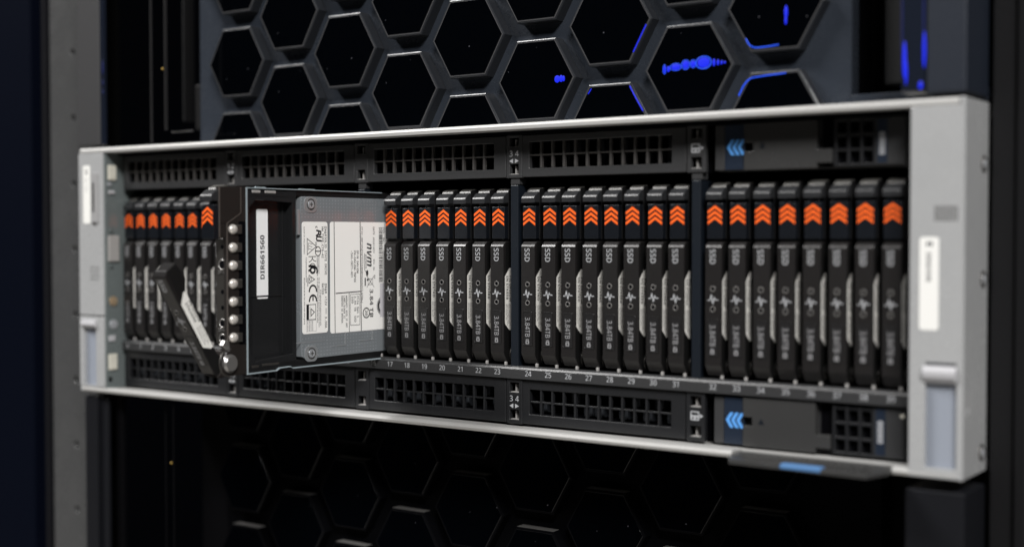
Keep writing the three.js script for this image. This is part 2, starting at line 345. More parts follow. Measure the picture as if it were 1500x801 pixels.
// ---------------------------------------------------------------- the silver server
const server = thing('storage_server', 'three unit silver server with a wide open front full of upright black drives', 'server', [0, 0, 0]);
{
  // top and bottom sheet, each with a rolled front edge
  mesh('top_cover', [side([[0, 130.2], [0.1, 131.6], [-0.5, 132.6], [-2, 132.9], [-200, 132.9], [-200, 130.6], [-1, 130.2]].reverse(), -239.6, 239.2, 0.1)], M.lip, server);
  const lipProfile = [[-9, 2.2], [-1.3, 2.6], [-0.3, 2.2], [0.1, 1.2], [-0.3, 0.1], [-1.3, -0.3], [-9, -0.2]];
  mesh('bottom_cover', [side(lipProfile, -239.4, 153.5, 0.3, 2), side(lipProfile, 216.2, 239.4, 0.3, 2), bx(-239.4, 239.4, -0.2, 2.0, -200, -8.8, 0)], M.lip, server);
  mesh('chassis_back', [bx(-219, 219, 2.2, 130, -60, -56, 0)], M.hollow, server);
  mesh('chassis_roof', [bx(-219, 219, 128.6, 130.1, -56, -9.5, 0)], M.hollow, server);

  // left ear: upper cover, lower cover with a sunken release, seam between them
  const le = mesh('rack_ear', bx(-241.3, -220.3, 41.6, 130.1, -28, 0, 0.7), M.silver, server);
  le.userData.label = 'left silver mounting ear with a narrow slot and a white label';
  const lo = rrect(-241.3, -220.3, 2.7, 41.0, 0.7); lo.holes.push(rrect(-238, -227.4, 3.4, 38.5, 0.4, THREE.Path));
  mesh('lower_cover', [front(lo, -6, 0, 0.25), bx(-241.2, -220.4, 2.8, 40.9, -28, -6.1, 0.4), bx(-241.25, -239.5, -0.3, 2.6, -28, -0.1, 0.7)], M.silver, le);
  mesh('release_recess', bx(-237.9, -227.5, 3.5, 38.4, -5.8, -2.2, 0), M.sunken, le);
  mesh('release_button', [side([[-3, 40.2], [1.2, 39.0], [1.8, 36.6], [1.0, 35.4], [-3, 34]].reverse(), -238.6, -226.6, 0.3, 2)], M.buttonMetal, le);
  const sl = mesh('slot', [front(rrect(-229.4, -223.9, 92, 119.5, 1.2), -0.3, 0.55, 0.25, 2)], M.slot, le);
  mesh('slot_opening', [bx(-228.6, -227.2, 98, 114, 0.4, 0.68, 0.1), bx(-228.8, -226.0, 91.4, 92.6, 0.2, 0.7, 0.2)], M.gunmetal, sl);
  const dots = []; for (let i = 0; i < 5; i++) for (let j = 0; j < 4; j++) dots.push(rodZ(0.45, -0.5, 0.06, -231 + i * 1.55, 61.6 + j * 2.1, 8));
  mesh('perforation', dots, M.gunmetal, le);
  const small = picture(6, 31.6, 40, (g) => { g.fillStyle = '#ecece8'; g.fillRect(0, 0, 9, 40); g.fillStyle = '#55555a'; g.fillRect(2.0, 2.2, 1.8, 0.9); g.fillRect(2.0, 3.6, 1.8, 1.0); down(g, 'SVC TAG', 2.2, 6.5, 1.6, 8); });
  const asset = picture(6.8, 32.6, 40, (g) => { g.fillStyle = '#e9e9e6'; g.fillRect(0, 0, 9, 40); g.fillStyle = '#3a3a40'; g.fillRect(2.4, 1.6, 0.9, 1.6); g.fillRect(3.7, 1.6, 0.9, 1.6); g.fillStyle = '#33333a'; down(g, 'DIR661598', 2.4, 5.2, 2.3, 10.4, 'sans-serif', 'bold'); });
  mesh('sticker', sticker(6, 31.6, 1.2).translate(-234, 107.6, 0), small, le, true);

  // right ear
  const ro = rrect(222.2, 241.3, 0, 130.1, 0.8); ro.holes.push(rrect(228.0, 238.9, 3.4, 40.4, 0.5, THREE.Path));
  const re = mesh('rack_ear', [front(ro, -6, 0, 0.35, 2), bx(222.3, 241.1, 0.2, 130, -28.3, -6.05, 0.6), bx(239.5, 241.4, -0.4, 132.9, -28.4, 0.08, 0.7, 3)], M.silver, server);
  re.userData.label = 'right silver mounting ear with a white label, perforation and release latch';
  mesh('release_recess', bx(228.1, 238.8, 3.5, 40.3, -5.8, -2.0, 0), M.sunken, re);
  mesh('release_button', [side([[-3, 39.8], [0.8, 39.2], [1.7, 37.4], [1.5, 35.4], [0.2, 33.6], [-3, 32.6]].reverse(), 227.3, 239.0, 0.35, 2)], M.buttonMetal, re);
  const rd = []; for (let i = 0; i < 7; i++) for (let j = 0; j < 5; j++) rd.push(rodZ(0.42, -0.5, 0.05, 231.2 + i * 1.2 + (j % 2) * 0.3, 90.4 + j * 1.1, 8));
  mesh('perforation', rd, M.gunmetal, re);
  mesh('sticker', sticker(6.8, 32.6, 1.1).translate(229.2, 68.1, 0), asset, re, true);
  for (const y of [110.5, 69.3, 7.1]) {
    const w = mesh('screw', [new THREE.TorusGeometry(2.5, 0.55, 8, 28).rotateY(Math.PI / 2).translate(241.5, y, -22), rodX(2.4, 241.2, 241.6, y, -22)], M.gunmetal, re);
    mesh('screw_head', [new THREE.SphereGeometry(1.9, 18, 12).scale(0.45, 1, 1).translate(241.6, y - 0.2, -21.9)], M.screw, w);
  }
  mesh('rivet', new THREE.SphereGeometry(1.5, 16, 10).scale(0.3, 1, 1).translate(241.3, 23.2, -5.8), M.silver, re);

  // inner left wall with its small fittings
  const wall = mesh('inner_wall', [bx(-220.2, -218.9, 2.3, 130, -56, -0.6, 0.2)], M.steelWall, server);
  mesh('plug', [bx(-219.6, -217.9, 115.2, 123.4, -7.4, -2.1, 0.5), bx(-218.1, -217.7, 116.5, 118.6, -6.4, -5, 0.1), bx(-218.1, -217.7, 116.5, 118.6, -4.4, -3, 0.1)], M.plug, wall);
  mesh('plug', [bx(-219.6, -217.9, 12.2, 20.9, -7.0, -1.5, 0.5), bx(-218.1, -217.7, 13.2, 15.6, -6.1, -4.7, 0.1), bx(-218.1, -217.7, 13.2, 15.6, -3.9, -2.6, 0.1)], M.plug, wall);
  mesh('catch', [bx(-219.6, -217.6, 71, 85.2, -8.8, -1.7, 0.6)], M.plugGrey, wall);
  mesh('tab', [bx(-219.6, -218, 107.8, 109.6, -6.5, -2.4, 0.5), bx(-219.6, -218.1, 27.8, 31, -6, -1.8, 0.4)], M.buttonMetal, wall);
  for (const [y, z, m] of [[49.7, -4.9, M.brass], [37, -4.9, M.screw], [113, -3, M.screw], [88, -3.8, M.steelWall], [68.8, -3.8, M.steelWall]]) mesh('screw', [rodX(m === M.steelWall || y === 113 ? 1.2 : 2.6, -219.2, -218.2, y, z), rodX(m === M.steelWall || y === 113 ? 0.6 : 1.4, -218.4, -217.9, y, z)], m, wall);
  mesh('opening', bx(-219.2, -218.8, 5.8, 8.4, -4, -1.6, 0.2), M.hollow, wall);

  // vent modules above and below the drives
  const bar = fin(bx(-0.5, 0.5, -5.7, 5.7, -2.3, -0.35, 0.25, 1)); bar.userData.done = true;
  const rail = fin(bx(-36, 33.4, -0.35, 0.35, -2.2, -0.6, 0.15, 1)); rail.userData.done = true;
  const hole = (y0, y1) => rrect(-36.0, 33.4, y0, y1, 0.3, THREE.Path);
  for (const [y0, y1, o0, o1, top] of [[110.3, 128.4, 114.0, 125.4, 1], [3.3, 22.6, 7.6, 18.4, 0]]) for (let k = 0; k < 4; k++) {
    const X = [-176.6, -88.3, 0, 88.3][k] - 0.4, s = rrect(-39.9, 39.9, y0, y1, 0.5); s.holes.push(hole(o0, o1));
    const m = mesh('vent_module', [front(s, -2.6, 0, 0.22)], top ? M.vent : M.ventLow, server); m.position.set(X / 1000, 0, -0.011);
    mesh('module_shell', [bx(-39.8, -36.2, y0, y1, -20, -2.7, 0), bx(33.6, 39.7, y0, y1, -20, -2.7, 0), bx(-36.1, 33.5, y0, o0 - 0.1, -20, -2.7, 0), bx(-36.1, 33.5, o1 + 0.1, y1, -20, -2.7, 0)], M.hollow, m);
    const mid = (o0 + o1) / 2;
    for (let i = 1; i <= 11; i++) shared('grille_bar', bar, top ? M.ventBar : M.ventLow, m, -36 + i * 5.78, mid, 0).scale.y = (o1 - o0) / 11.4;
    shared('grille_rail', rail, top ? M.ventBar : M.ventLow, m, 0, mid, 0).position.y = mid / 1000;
    mesh('module_back', [bx(-39, 39, y0 + 1, y1 - 1, -22, -20, 0)], M.hollow, m);
    seed = 77 + k + top * 9;
    const foam = []; for (let i = 0; i < 12; i++) for (let j = 0; j < 2; j++) if (rnd() < 0.42) foam.push(bx(-35.2 + i * 5.78, -31 + i * 5.78, (j ? mid + 0.6 : o0 + 0.3), (j ? o1 - 0.3 : mid - 0.6), -14, -5.2 - rnd() * 2, 0.3, 1));
    mesh('filter_pad', foam, M.foam, m);
  }
  // clip plates between the modules, the middle ones numbered
  const pair = (a, b) => [lettering(a, 2.5).translate(-1.55, 0, 0), lettering(b, 2.5).translate(1.55, 0, 0), ext(shapeOf([[-0.5, -2.2], [-0.5, -4.2], [-2.5, -3.2]]), 0.06, 0), ext(shapeOf([[0.5, -2.2], [2.5, -3.2], [0.5, -4.2]]), 0.06, 0)];
  const iconBox = () => [ext((() => { const s = rrect(-2.3, 1.5, -1.8, 1.8, 0.4); s.holes.push(rrect(-1.9, 1.1, 0.2, 1.4, 0.2, THREE.Path)); s.holes.push(rrect(-1.7, -0.8, -1.4, -0.5, 0.1, THREE.Path)); s.holes.push(rrect(0, 0.9, -1.4, -0.5, 0.1, THREE.Path)); return s; })(), 0.06, 0), ext(shapeOf([[1.9, -0.8], [3.3, 0], [1.9, 0.8]]), 0.06, 0)];
  for (const top of [1, 0]) [-132.4, -44.1, 44.2, 132.5].forEach((X, k) => {
    const [y0, y1] = top ? [110.0, 129.6] : [3.0, 22.9], s = rrect(-4.1, 4.1, y0, y1, 0.3);
    const h = top ? [[111.6, 116.1], [123.4, 127.6]] : [[4.8, 9.1], [16.7, 21.0]];
    for (const [a, b] of h) s.holes.push(rrect(-2.4, 2.4, a, b, 0.2, THREE.Path));
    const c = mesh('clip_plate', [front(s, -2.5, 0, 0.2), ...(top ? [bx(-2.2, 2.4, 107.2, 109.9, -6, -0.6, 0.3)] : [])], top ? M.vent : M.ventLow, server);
    c.position.set(X / 1000, 0, -0.0106);
    mesh('catch', h.map(([a, b]) => bx(-0.9, -0.3, a + 0.1, b - 0.8, -5, -2.2, 0.1)).concat(h.map(([a]) => bx(-2.3, 2.3, a - 0.1, a + 0.25, -5, -0.5, 0.1))), M.plugGrey, c);
    const yn = top ? 120.6 : 14.0;
    if (k !== 1) mesh('clip_print', k === 3 ? iconBox().map((g) => g.translate(0.2, top ? 119.6 : 13.2, 0.01)) : pair(...(k === 0 ? ['1', '2'] : ['3', '4'])).map((g) => g.translate(0, yn, 0.01)), M.print, c);
    mesh('clip_back', bx(-4, 4, y0, y1, -9, -7.2, 0), M.hollow, c);
  });
  for (const X of [-132.4, -44.1, 44.2, 132.5]) mesh('bay_divider', [bx(X - 2, X + 2, 28, 107.0, -40, -10.8, 0.4)], M.divider, server);

  // right hand end modules with blue chevrons
  const arrow3 = (x, y, h) => [0, 1, 2].map((i) => { const a = x + i * 2.25; return ext(shapeOf([[a, y], [a + 1.9, y + h], [a + 3.35, y + h], [a + 1.45, y], [a + 3.35, y - h], [a + 1.9, y - h]].reverse()), 0.08, 0); });
  for (const [y0, y1, rows] of [[110.2, 128.4, 2], [2.8, 21.9, 3]]) {
    const m = mesh('power_module', [bx(140.2, 218.4, y0, y1, -26, -14.5, 0.4), bx(140.2, 144.6, y0 + 0.2, y1, -14.6, -11.6, 0.6), bx(205.4, 216.6, y0 + 0.6, y1, -14.6, -11.4, 0.5)], M.vent, server);
    const top = rows === 2, yc = top ? 119.3 : 12.7;
    mesh('blue_panel', bx(144.7, 153.0, y0 + 0.3, y1, -14.6, -11.3, 0.4), M.navy, m);
    mesh('blue_chevron', arrow3(145.6, yc, 3.0).map((g) => g.translate(0, 0, -11.3)), M.blue, m);
    mesh('cover_plate', [front(shapeOf([[153.1, y0 + 0.1], [183, y0 + 0.1], [183, y0 + 2.0], [189, y0 + 2.0], [189, y0 + 7.2], [183, y0 + 7.2], [183, y1], [153.1, y1], [153.1, yc + 1.7], [157, yc + 1.7], [157, yc - 1.7], [153.1, yc - 1.7]].reverse()), -14.6, -10.6, 0.3, 2)], M.cover, m);
    mesh('triangle_mark', ext(shapeOf([[159.6, yc - 0.8], [162.2, yc - 0.8], [160.9, yc + 1.5]]), 0.06, 0).translate(0, 0, -10.6), M.divider, m);
    const g = [];
    for (let i = 0; i < 4; i++) g.push(bx(189.5 + i * 5.0, 190.6 + i * 5.0, y0 + 0.4, y1 - 0.4, -14.4, -11.2, 0.3));
    for (let j = 0; j <= 3; j++) g.push(bx(189.6, 205, y0 + 0.4 + j * 5.6, y0 + 1.5 + j * 5.6, -14.4, -11.4, 0.3));
    mesh('end_grille', g, M.ventLow, m);
    mesh('grille_back', bx(184, 205.3, y0 + 0.6, y1 - 0.6, -14.55, -14.1, 0), M.hollow, m);
    mesh('label_strip', bx(206.2, 209.8, y0 + 1.4, y1 - 0.8, -11.6, -11.2, 0.1), M.navy, m);
    mesh('label_print', lettering('00000', 2.2, fontBold).rotateZ(-Math.PI / 2).translate(208, top ? 118.6 : 12.8, -11.2), M.print, m);
    if (!top) mesh('status_light', bx(215.4, 217, 18.6, 19.8, -11.6, -11.0, 0.3), M.plug, m);
  }

  // numbered strip under the drives
  const strip = mesh('number_strip', [side([[-14, 22.9], [-9.6, 22.9], [-9.5, 27.0], [-9.95, 27.8], [-10.9, 28.3], [-14, 28.3]].reverse(), -217.2, 219.2, 0.15)], M.vent, server);
  const nub = fin(bx(-0.55, 0.55, 0, 1.7, -0.7, 0.7, 0.4)); nub.userData.done = true;
  for (let b = 0; b < 40; b++) {
    const X = bayX(b);
    const n = mesh('bay_number', lettering(String(b), 2.25, font), M.print, strip); n.position.set(X / 1000, 0.0254, -0.0095);
    shared('light_guide', nub, M.plugGrey, strip, X + 2.9, 28.1, -12);
  }
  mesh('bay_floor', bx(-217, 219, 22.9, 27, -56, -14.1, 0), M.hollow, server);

  // pull-out tag at the bottom right
  const tag = mesh('pull_out_tag', [plan([[152.6, -8.6], [152.6, 0], [158.4, 12.6], [212.6, 14.6], [216.2, 3], [216.2, -8.6]].reverse(), -0.4, 1.5, 0.35, 2)], M.cover, server);
  tag.userData.label = 'black plastic pull-out tag with a light blue grip';
  mesh('blue_grip', bx(179.4, 195.4, 0.0, 2.0, 9.9, 14.1, 0.6, 3), M.blueTag, tag);
}
function bayX(b) { return (b - 19.5) * 10.258 + (Math.floor(b / 8) - 2) * 6.24; }

// ---------------------------------------------------------------- drives
const Y0 = 28, HANDLE = -9.5;   // foot of the drives, depth of their handles
const leverLabels = [0, 1, 2].map((v) => picture(6.8, 27, 40, (g) => {
  g.fillStyle = '#e4e2dc'; g.fillRect(0, 0, 8, 30); g.fillStyle = '#1b1b20';
  down(g, 'PN 04VJDW', 4.5, 3.2, 2.9, 11.6, 'sans-serif', 'bold');
  down(g, ['SN S7X0NA', 'SN S7X1KD', 'SN S7X4RB'][v], 1.4, 3.2, 2.9, 10.6, 'sans-serif', 'bold');
  for (const [x, l] of [[4.9, 9.6], [3.6, 8.6], [2.3, 9.2], [1.0, 7]]) down(g, 'SOLID STATE DRIVE 3.84TB', x, 15.6, 1.15, l, 'sans-serif', 'bold');
}));
const lockIcon = () => {
  const s = rrect(-1.05, 1.05, -1.0, 0.75, 0.25); s.holes.push(rrect(-0.55, 0.55, -0.55, 0.3, 0.1, THREE.Path));
  return [ext(s, 0.06, 0), stroke(0.75, 0.7, 0.75, 1.1, 0.3), stroke(-0.75, 0.7, -0.75, 1.1, 0.3), stroke(-0.75, 1.35, 0.75, 1.35, 0.35)];
};
const pulse = () => [[-2.2, -0.3, -1.2, -0.3], [-1.2, -0.3, -0.75, 1.9], [-0.75, 1.9, 0.0, -1.9], [0.0, -1.9, 0.6, 1.0], [0.6, 1.0, 1.0, -0.1], [1.0, -0.1, 2.2, -0.1]].map((p) => stroke(...p, 0.36));
function leverParts(labelMat) {   // front face at z = 0, upright, y from the foot; the hinge pin is at y 4.6, z -8.9
  const lv = mesh('lever', side([[-0.45, 5.7], [-0.45, 52.8], [-0.9, 53.2], [-1.9, 53.9], [-7.6, 54.3], [-8.6, 50], [-8.2, 46.5], [-5.9, 43.5], [-5.9, 12], [-7.5, 9], [-11.4, 4.2], [-10.6, 1.4], [-7.2, 0.7], [-2.6, 2.1]].reverse(), -3.45, 3.45, 0.25, 2), M.leverCore);
  mesh('lever_face', side([[0, 5.8], [0, 52.35], [-0.42, 53.1], [-1.9, 54.4], [-2.3, 54.5], [-7.6, 54.8], [-7.6, 54.2], [-1.8, 53.7], [-0.8, 53.0], [-0.55, 52.7], [-0.55, 5.8], [-2.9, 2.2], [-6.6, 1.1], [-6.6, 0.6], [-2.6, 1.8], [-0.3, 5.3]].reverse(), -3.5, 3.5, 0.22, 2), M.lever, lv);
  mesh('ssd_print', lettering('SSD', 2.5, font, 5.7).rotateZ(-Math.PI / 2).translate(-0.35, 48.7, 0.02), M.print, lv);
  for (const y of [36, 28]) {
    const h = mesh('indicator_hole', new THREE.TorusGeometry(1.0, 0.22, 8, 20).translate(-0.2, y, 0.0), M.rim, lv);
    mesh('indicator_lens', rodZ(0.9, -0.4, 0.04, -0.2, y, 16), M.hollow, h);
  }
  mesh('pulse_mark', pulse().map((g) => g.translate(-0.1, 31.8, 0.02)), M.print, lv);
  const cp = rrect(-2.5, 2.2, 9.6, 24.4, 0.5), cpIn = rrect(-2.2, 1.9, 9.9, 24.1, 0.4, THREE.Path);
  const pl = mesh('capacity_plate', [front(cp, -0.2, 0.12, 0.06)], M.plate, lv); cp.holes.push(cpIn);
  mesh('plate_rim', [front(cp, 0.1, 0.26, 0.05)], M.plate, pl);
  const cap = mesh('capacity_print', [lettering('3.84TB', 2.4, font, 8.4).rotateZ(-Math.PI / 2).translate(-0.15, 17.6, 0.14), ...lockIcon().map((g) => g.scale(0.82, 0.82, 1).translate(-0.2, 11.1, 0.14))], M.printDim, lv);
  // white label on the lever's right flank, its front corners cut off
  const pts = [[-1.1, 18.4], [-1.1, 39.2], [-4.6, 42.8], [-5.7, 42.8], [-5.7, 15.6], [-4.3, 15.6]];
  const g = ext(shapeOf(pts.map(([z, y]) => [-z, y]).reverse()), 0.1, 0), p = g.attributes.position, uv = g.attributes.uv;
  for (let i = 0; i < p.count; i++) uv.setXY(i, (p.getX(i) - 1.0) / 5.0, (p.getY(i) - 15.6) / 27.2);
  mesh('lever_label', g.rotateY(Math.PI / 2).translate(3.5, 0, 0), labelMat, lv, true);
  return lv;
}
const chevrons = (z) => [0, 1, 2].map((i) => ext(shapeOf([[-3.1, 61.3 + i * 2.1], [0, 63.45 + i * 2.1], [3.1, 61.3 + i * 2.1], [3.1, 62.5 + i * 2.1], [0, 64.65 + i * 2.1], [-3.1, 62.5 + i * 2.1]]), 0.12, 0.04).translate(0, 0, z));
function latchParts() {
  const la = mesh('release_latch', [bx(-3.45, 3.45, 55.6, 69.7, -5, -1.1, 0.3), bx(-3.3, 3.3, 66, 77, -12, -5.2, 0.2)], M.latch);
  mesh('latch_hook', side([[0, 71.2], [0, 73.2], [-0.4, 73.9], [-2.7, 75.7], [-3.1, 75.85], [-4.4, 75.9], [-4.4, 71.2]].reverse(), -3.5, 3.5, 0.3, 2), M.hook, la);
  mesh('latch_ledge', side([[-4.5, 75.4], [-4.5, 76.0], [-4.95, 76.8], [-7.4, 78.0], [-9, 78.0], [-9, 75.4]].reverse(), -3.5, 3.6, 0.25, 2), M.ledge, la);
  mesh('chevron_print', chevrons(-1.12), M.orange, la);
  return la;
}
function closedDrive() {
  const o = new THREE.Group();
  mesh('carrier', [bx(-3.7, 3.4, 0, 77, -100, -8.8, 0.2), side([[-3.7, 55.4], [-3.7, 76.6], [-5, 77.4], [-20, 77.4], [-20, 55.4]].reverse(), 3.42, 3.72, 0.05), bx(3.42, 3.72, 4, 56, -20, -8, 0.1), rodX(4.6, 3.42, 3.74, 4.8, -8.9, 28)], M.carrier, o);
  mesh('pivot_pin', [rodX(3.1, 3.7, 4.1, 4.6, -8.9), new THREE.TorusGeometry(4.3, 0.25, 6, 28).rotateY(Math.PI / 2).translate(3.75, 4.8, -8.9)], M.gunmetal, o);
  o.add(latchParts(), leverParts(leverLabels[0]));
  return o;
}
const scuffs = [0, 1, 2, 3].map((k) => { const t = worn.clone(); t.repeat.set(1 / 0.05, 1 / 0.05); t.offset.set(k * 0.27, k * 0.41); t.needsUpdate = true; const m = M.lever.clone(); m.map = t; m.color.multiplyScalar([1.12, 0.95, 1.25, 1.05][k]); m.roughness = [0.36, 0.42, 0.33, 0.39][k]; return m; });
const ordinal = ['leftmost', 'second', 'third', 'fourth', 'fifth', 'sixth', 'seventh', 'eighth'];
const proto = closedDrive();
let used = false;
seed = 4242;
for (let b = 0; b < 40; b++) {
  if (b === 16) continue;
  const o = used ? proto.clone() : proto;
  used = true;
  o.name = numbered('solid_state_drive');
  const dx = (rnd() - 0.5) * 0.25, dz = (rnd() - 0.5) * 0.6, lab = leverLabels[Math.floor(rnd() * 3)], tilt = (rnd() - 0.5) * 0.006;
  o.position.set((bayX(b) + dx) / 1000, Y0 / 1000, (HANDLE + dz) / 1000); o.rotation.z = tilt;
  const sc = scuffs[Math.floor(rnd() * 4)];
  o.traverse((m) => { if (m.name.startsWith('lever_label')) m.material = lab; if (m.name.startsWith('lever_face')) m.material = sc; });
  let label, group = 'upright drives in the server bays';
  if (b === 0) label = 'black drive with orange chevrons, leftmost of all, beside the left ear';
  else if (b < 8) label = `black drive with orange chevrons, ${ordinal[b]} from the left ear of the server`;
  else if (b < 16) { label = 'black drive in the bank hidden behind the pulled-out drive'; group = 'drives hidden behind the pulled-out drive'; }
  else if (b < 24) label = b === 17 ? 'black drive above number 17, closest on the right to the pulled-out drive' : b === 23 ? 'black drive above number 23, just left of the first divider bar' : `black drive above number ${b}, ${ordinal[b - 17]} to the right of the pulled-out drive`;
  else if (b < 32) label = b === 31 ? 'black drive above number 31, rightmost of the middle bank' : `black drive above number ${b}, ${ordinal[b - 24]} of the middle bank between two divider bars`;
  else label = b === 39 ? 'black drive above number 39, rightmost of all beside the right ear' : `black drive above number ${b}, ${ordinal[b - 32]} of the bank beside the right ear`;
  o.userData = { label, category: 'drive', group };
  scene.add(o);
}

// ---------------------------------------------------------------- the pulled-out drive of bay 16
{
  const o = thing('solid_state_drive', 'drive pulled far out of the server, lever hanging open, white product labels showing', 'drive', [bayX(16), Y0, 93.5], 'upright drives in the server bays');
  const la = latchParts(); o.add(la);
  const lever = leverParts(picture(6.8, 27, 40, (g) => {
    g.fillStyle = '#ecebe6'; g.fillRect(0, 0, 8, 30); g.fillStyle = '#1b1b20';
    down(g, 'PN 04VJDW', 5.0, 4.2, 2.2, 10.4, 'sans-serif', 'bold'); down(g, 'S7X2NA0', 2.6, 4.2, 2.2, 9.2, 'sans-serif', 'bold');
    for (const [x, l] of [[5.4, 8.6], [4.2, 9], [3.0, 7.6], [1.8, 8.4]]) down(g, 'SOLID STATE DRIVE 3.84TB', x, 15.6, 1.0, l);
  }));
  // swing the lever out about its pin
  const hinge = [4.6, -8.9], t = 0.56, c = Math.cos(t), s = Math.sin(t);
  lever.rotation.x = t;
  lever.position.set(0, (hinge[0] - (hinge[0] * c - hinge[1] * s)) / 1000, (hinge[1] - (hinge[0] * s + hinge[1] * c)) / 1000);
  o.add(lever);
  // carrier flank: the latch housing with its stepped outline, then the main plate
  const flank = [[-3.7, 56.2], [-3.7, 77.2], [-19, 77.4], [-19, -0.6], [-2.4, -0.6], [-4.5, 1.5], [-5, 5], [-7.8, 9.2], [-7.8, 56.2]];
  const fl = mesh('carrier', [side(flank.slice().reverse(), 2.0, 3.7, 0.12), bx(-3.6, 2.0, 55, 77, -19, -9, 0.2), bx(-3.6, 2.0, -0.4, 10, -19, -6, 0.4), bx(-3.6, 2.0, 10, 55, -19, -11.5, 0)], M.carrierBrown, o);
  mesh('latch_housing', side([[-3.8, 62.2], [-3.8, 77.0], [-15.6, 77.1], [-15.6, 66.4], [-8.0, 62.2]].reverse(), 3.6, 4.0, 0.14), M.carrierBrown, fl);
  mesh('housing_edge', [[-15.6, 77, -15.6, 66.4], [-15.6, 66.4, -8, 62.2], [-8, 62.2, -8, 12], [-3.9, 77, -3.9, 56.4]].map(([z0, y0, z1, y1]) => stroke(-z0, y0, -z1, y1, 0.35, 0.3).rotateY(Math.PI / 2).translate(3.8, 0, 0)), M.edge, fl);
  mesh('pivot_seat', new THREE.TorusGeometry(5.6, 0.35, 8, 36, Math.PI * 1.05).rotateZ(Math.PI * 0.45).rotateY(Math.PI / 2).translate(3.7, 4.8, -9.2), M.gunmetal, fl);
  const pin = mesh('pivot_pin', [rodX(3.8, 3.6, 4.6, 4.6, -8.9, 32), new THREE.CylinderGeometry(3.0, 3.7, 0.8, 32).rotateZ(-Math.PI / 2).translate(5.0, 4.6, -8.9)], M.pin, o);
  // spring contacts along the front edge
  const dome = fin(new THREE.SphereGeometry(1, 20, 14).scale(1.5, 2.05, 2.3)); dome.userData.done = true;
  const stub = fin(bx(-0.6, 0.9, -1.9, 1.9, -3.2, -0.6, 0.3)); stub.userData.done = true;
  [59.7, 52.2, 44.8, 37.3, 29.9, 22.5, 15.1].forEach((y) => { const d = shared('spring_contact', dome, M.finger, o, 3.9, y, -11.2); shared('contact_stub', stub, M.gunmetal, d, 0, 0, -1.2); });
  mesh('contact_slot', [bx(3.55, 3.85, 12, 63, -18.4, -14.6, 0.1)], M.hollow, o);
  // perforated front strip behind the lever
  const strip = mesh('front_strip', [bx(-3.4, 3.2, 12.5, 56, -11.4, -8.4, 0.3)], M.gunmetal, o);
  for (const [y, r] of [[52.5, 0.9], [45.2, 2.0], [34, 0.9], [27.5, 0.9], [21, 1.7], [14.6, 1.9]]) {
    const h = mesh('strip_hole', [rodZ(r, -8.6, -8.3, 0.6, y, 20)], M.hollow, strip);
    if (r > 1) mesh('hole_rim', [new THREE.TorusGeometry(r, 0.3, 8, 24).translate(0.6, y, -8.3), stroke(-1.6, y - r - 1.6, 2.8, y - r - 0.6, 0.5, 0.4).translate(0, 0, -8.5), stroke(-1.6, y - r - 0.6, 2.8, y - r - 1.6, 0.5, 0.4).translate(0, 0, -8.5)], M.pin, h);
  }
  mesh('pivot_bracket', side([[-7.9, 9.6], [-4.8, 12.4], [-6, 14.2], [-8.6, 14.2], [-9.4, 9.6]].reverse(), 2.2, 4.0, 0.2), M.pin, o);
  // folded sheet metal round the tray: bright edges along top, front and bottom
  mesh('sheet_metal_edge', [
    bx(3.0, 4.0, 76.8, 77.2, -105, -18.9, 0.12), bx(3.3, 4.0, -0.9, 77.1, -19.5, -18.7, 0.15),
    side([[-18.9, -0.9], [-18.9, -0.35], [-36, -0.2], [-37.5, 0.75], [-44, 0.85], [-45.6, 0.1], [-105, -0.1], [-105, -0.7], [-46, -0.5], [-44.4, 0.3], [-38, 0.2], [-36, -0.75]].reverse(), 3.2, 4.1, 0.08),
    bx(3.4, 4.05, 77.0, 77.6, -30, -24, 0.15), bx(3.4, 4.05, 77.0, 77.5, -60, -50, 0.15),
  ], M.sheet, o);
  mesh('tray_floor', bx(-3.6, 3.15, -0.6, 2.9, -160, -19, 0.1), M.carrier, o);
  mesh('tray_roof', bx(-3.6, 2.95, 74.4, 77.1, -160, -19, 0.1), M.carrier, o);
  // black plastic tray with the asset sticker
  const trayShape = rrect(19.6, 48.9, 1.2, 74.9, 0.3), well = new THREE.Path();
  [[21.4, 8], [24.4, 4.4], [46.6, 6], [46.6, 71.2], [25, 72.2], [21.4, 69]].forEach(([x, y], i) => (i ? well.lineTo(x, y) : well.moveTo(x, y))); well.closePath();
  trayShape.holes.push(well);
  const tray = mesh('tray', [ext(trayShape, 5.2, 0.25, 2).rotateY(Math.PI / 2).translate(-2.2, 0, 0), bx(-3.2, -1.4, 2, 75, -48.8, -19.7, 0), bx(-3.4, 3.2, 73.6, 76.6, -49, -19.6, 0.3), bx(-1.5, -0.7, 6, 71, -45, -44.2, 0.2), bx(-1.5, -1.0, 31, 31.6, -46, -21.6, 0.2)], M.tray, o);
  mesh('tray_clip', [bx(2.6, 3.5, 75.0, 76.2, -27.5, -22.6, 0.3), bx(2.6, 3.5, 75.0, 76.2, -36.5, -30, 0.3)], M.plugGrey, tray);
  mesh('tray_slot', [bx(2.7, 3.35, 1.6, 2.6, -26, -22, 0.2), bx(2.7, 3.35, 1.9, 2.9, -38, -28, 0.2)], M.gunmetal, tray);
  const dir = picture(6.6, 38.2, 28, (g) => { g.fillStyle = '#f6f7f8'; g.fillRect(0, 0, 8, 40); g.save(); g.translate(4.5, 30.2); g.rotate(-Math.PI / 2); g.scale(0.1, 0.1); g.font = 'bold 34px sans-serif'; g.fillStyle = '#101014'; const w = g.measureText('DIR661560').width; g.scale(192 / w, 1); g.fillText('DIR661560', 0, 0); g.restore(); });
  mesh('asset_label', sticker(6.6, 38.2, 0.9).rotateY(Math.PI / 2).translate(-1.4, 49.3, -32.9), dir, tray, true);

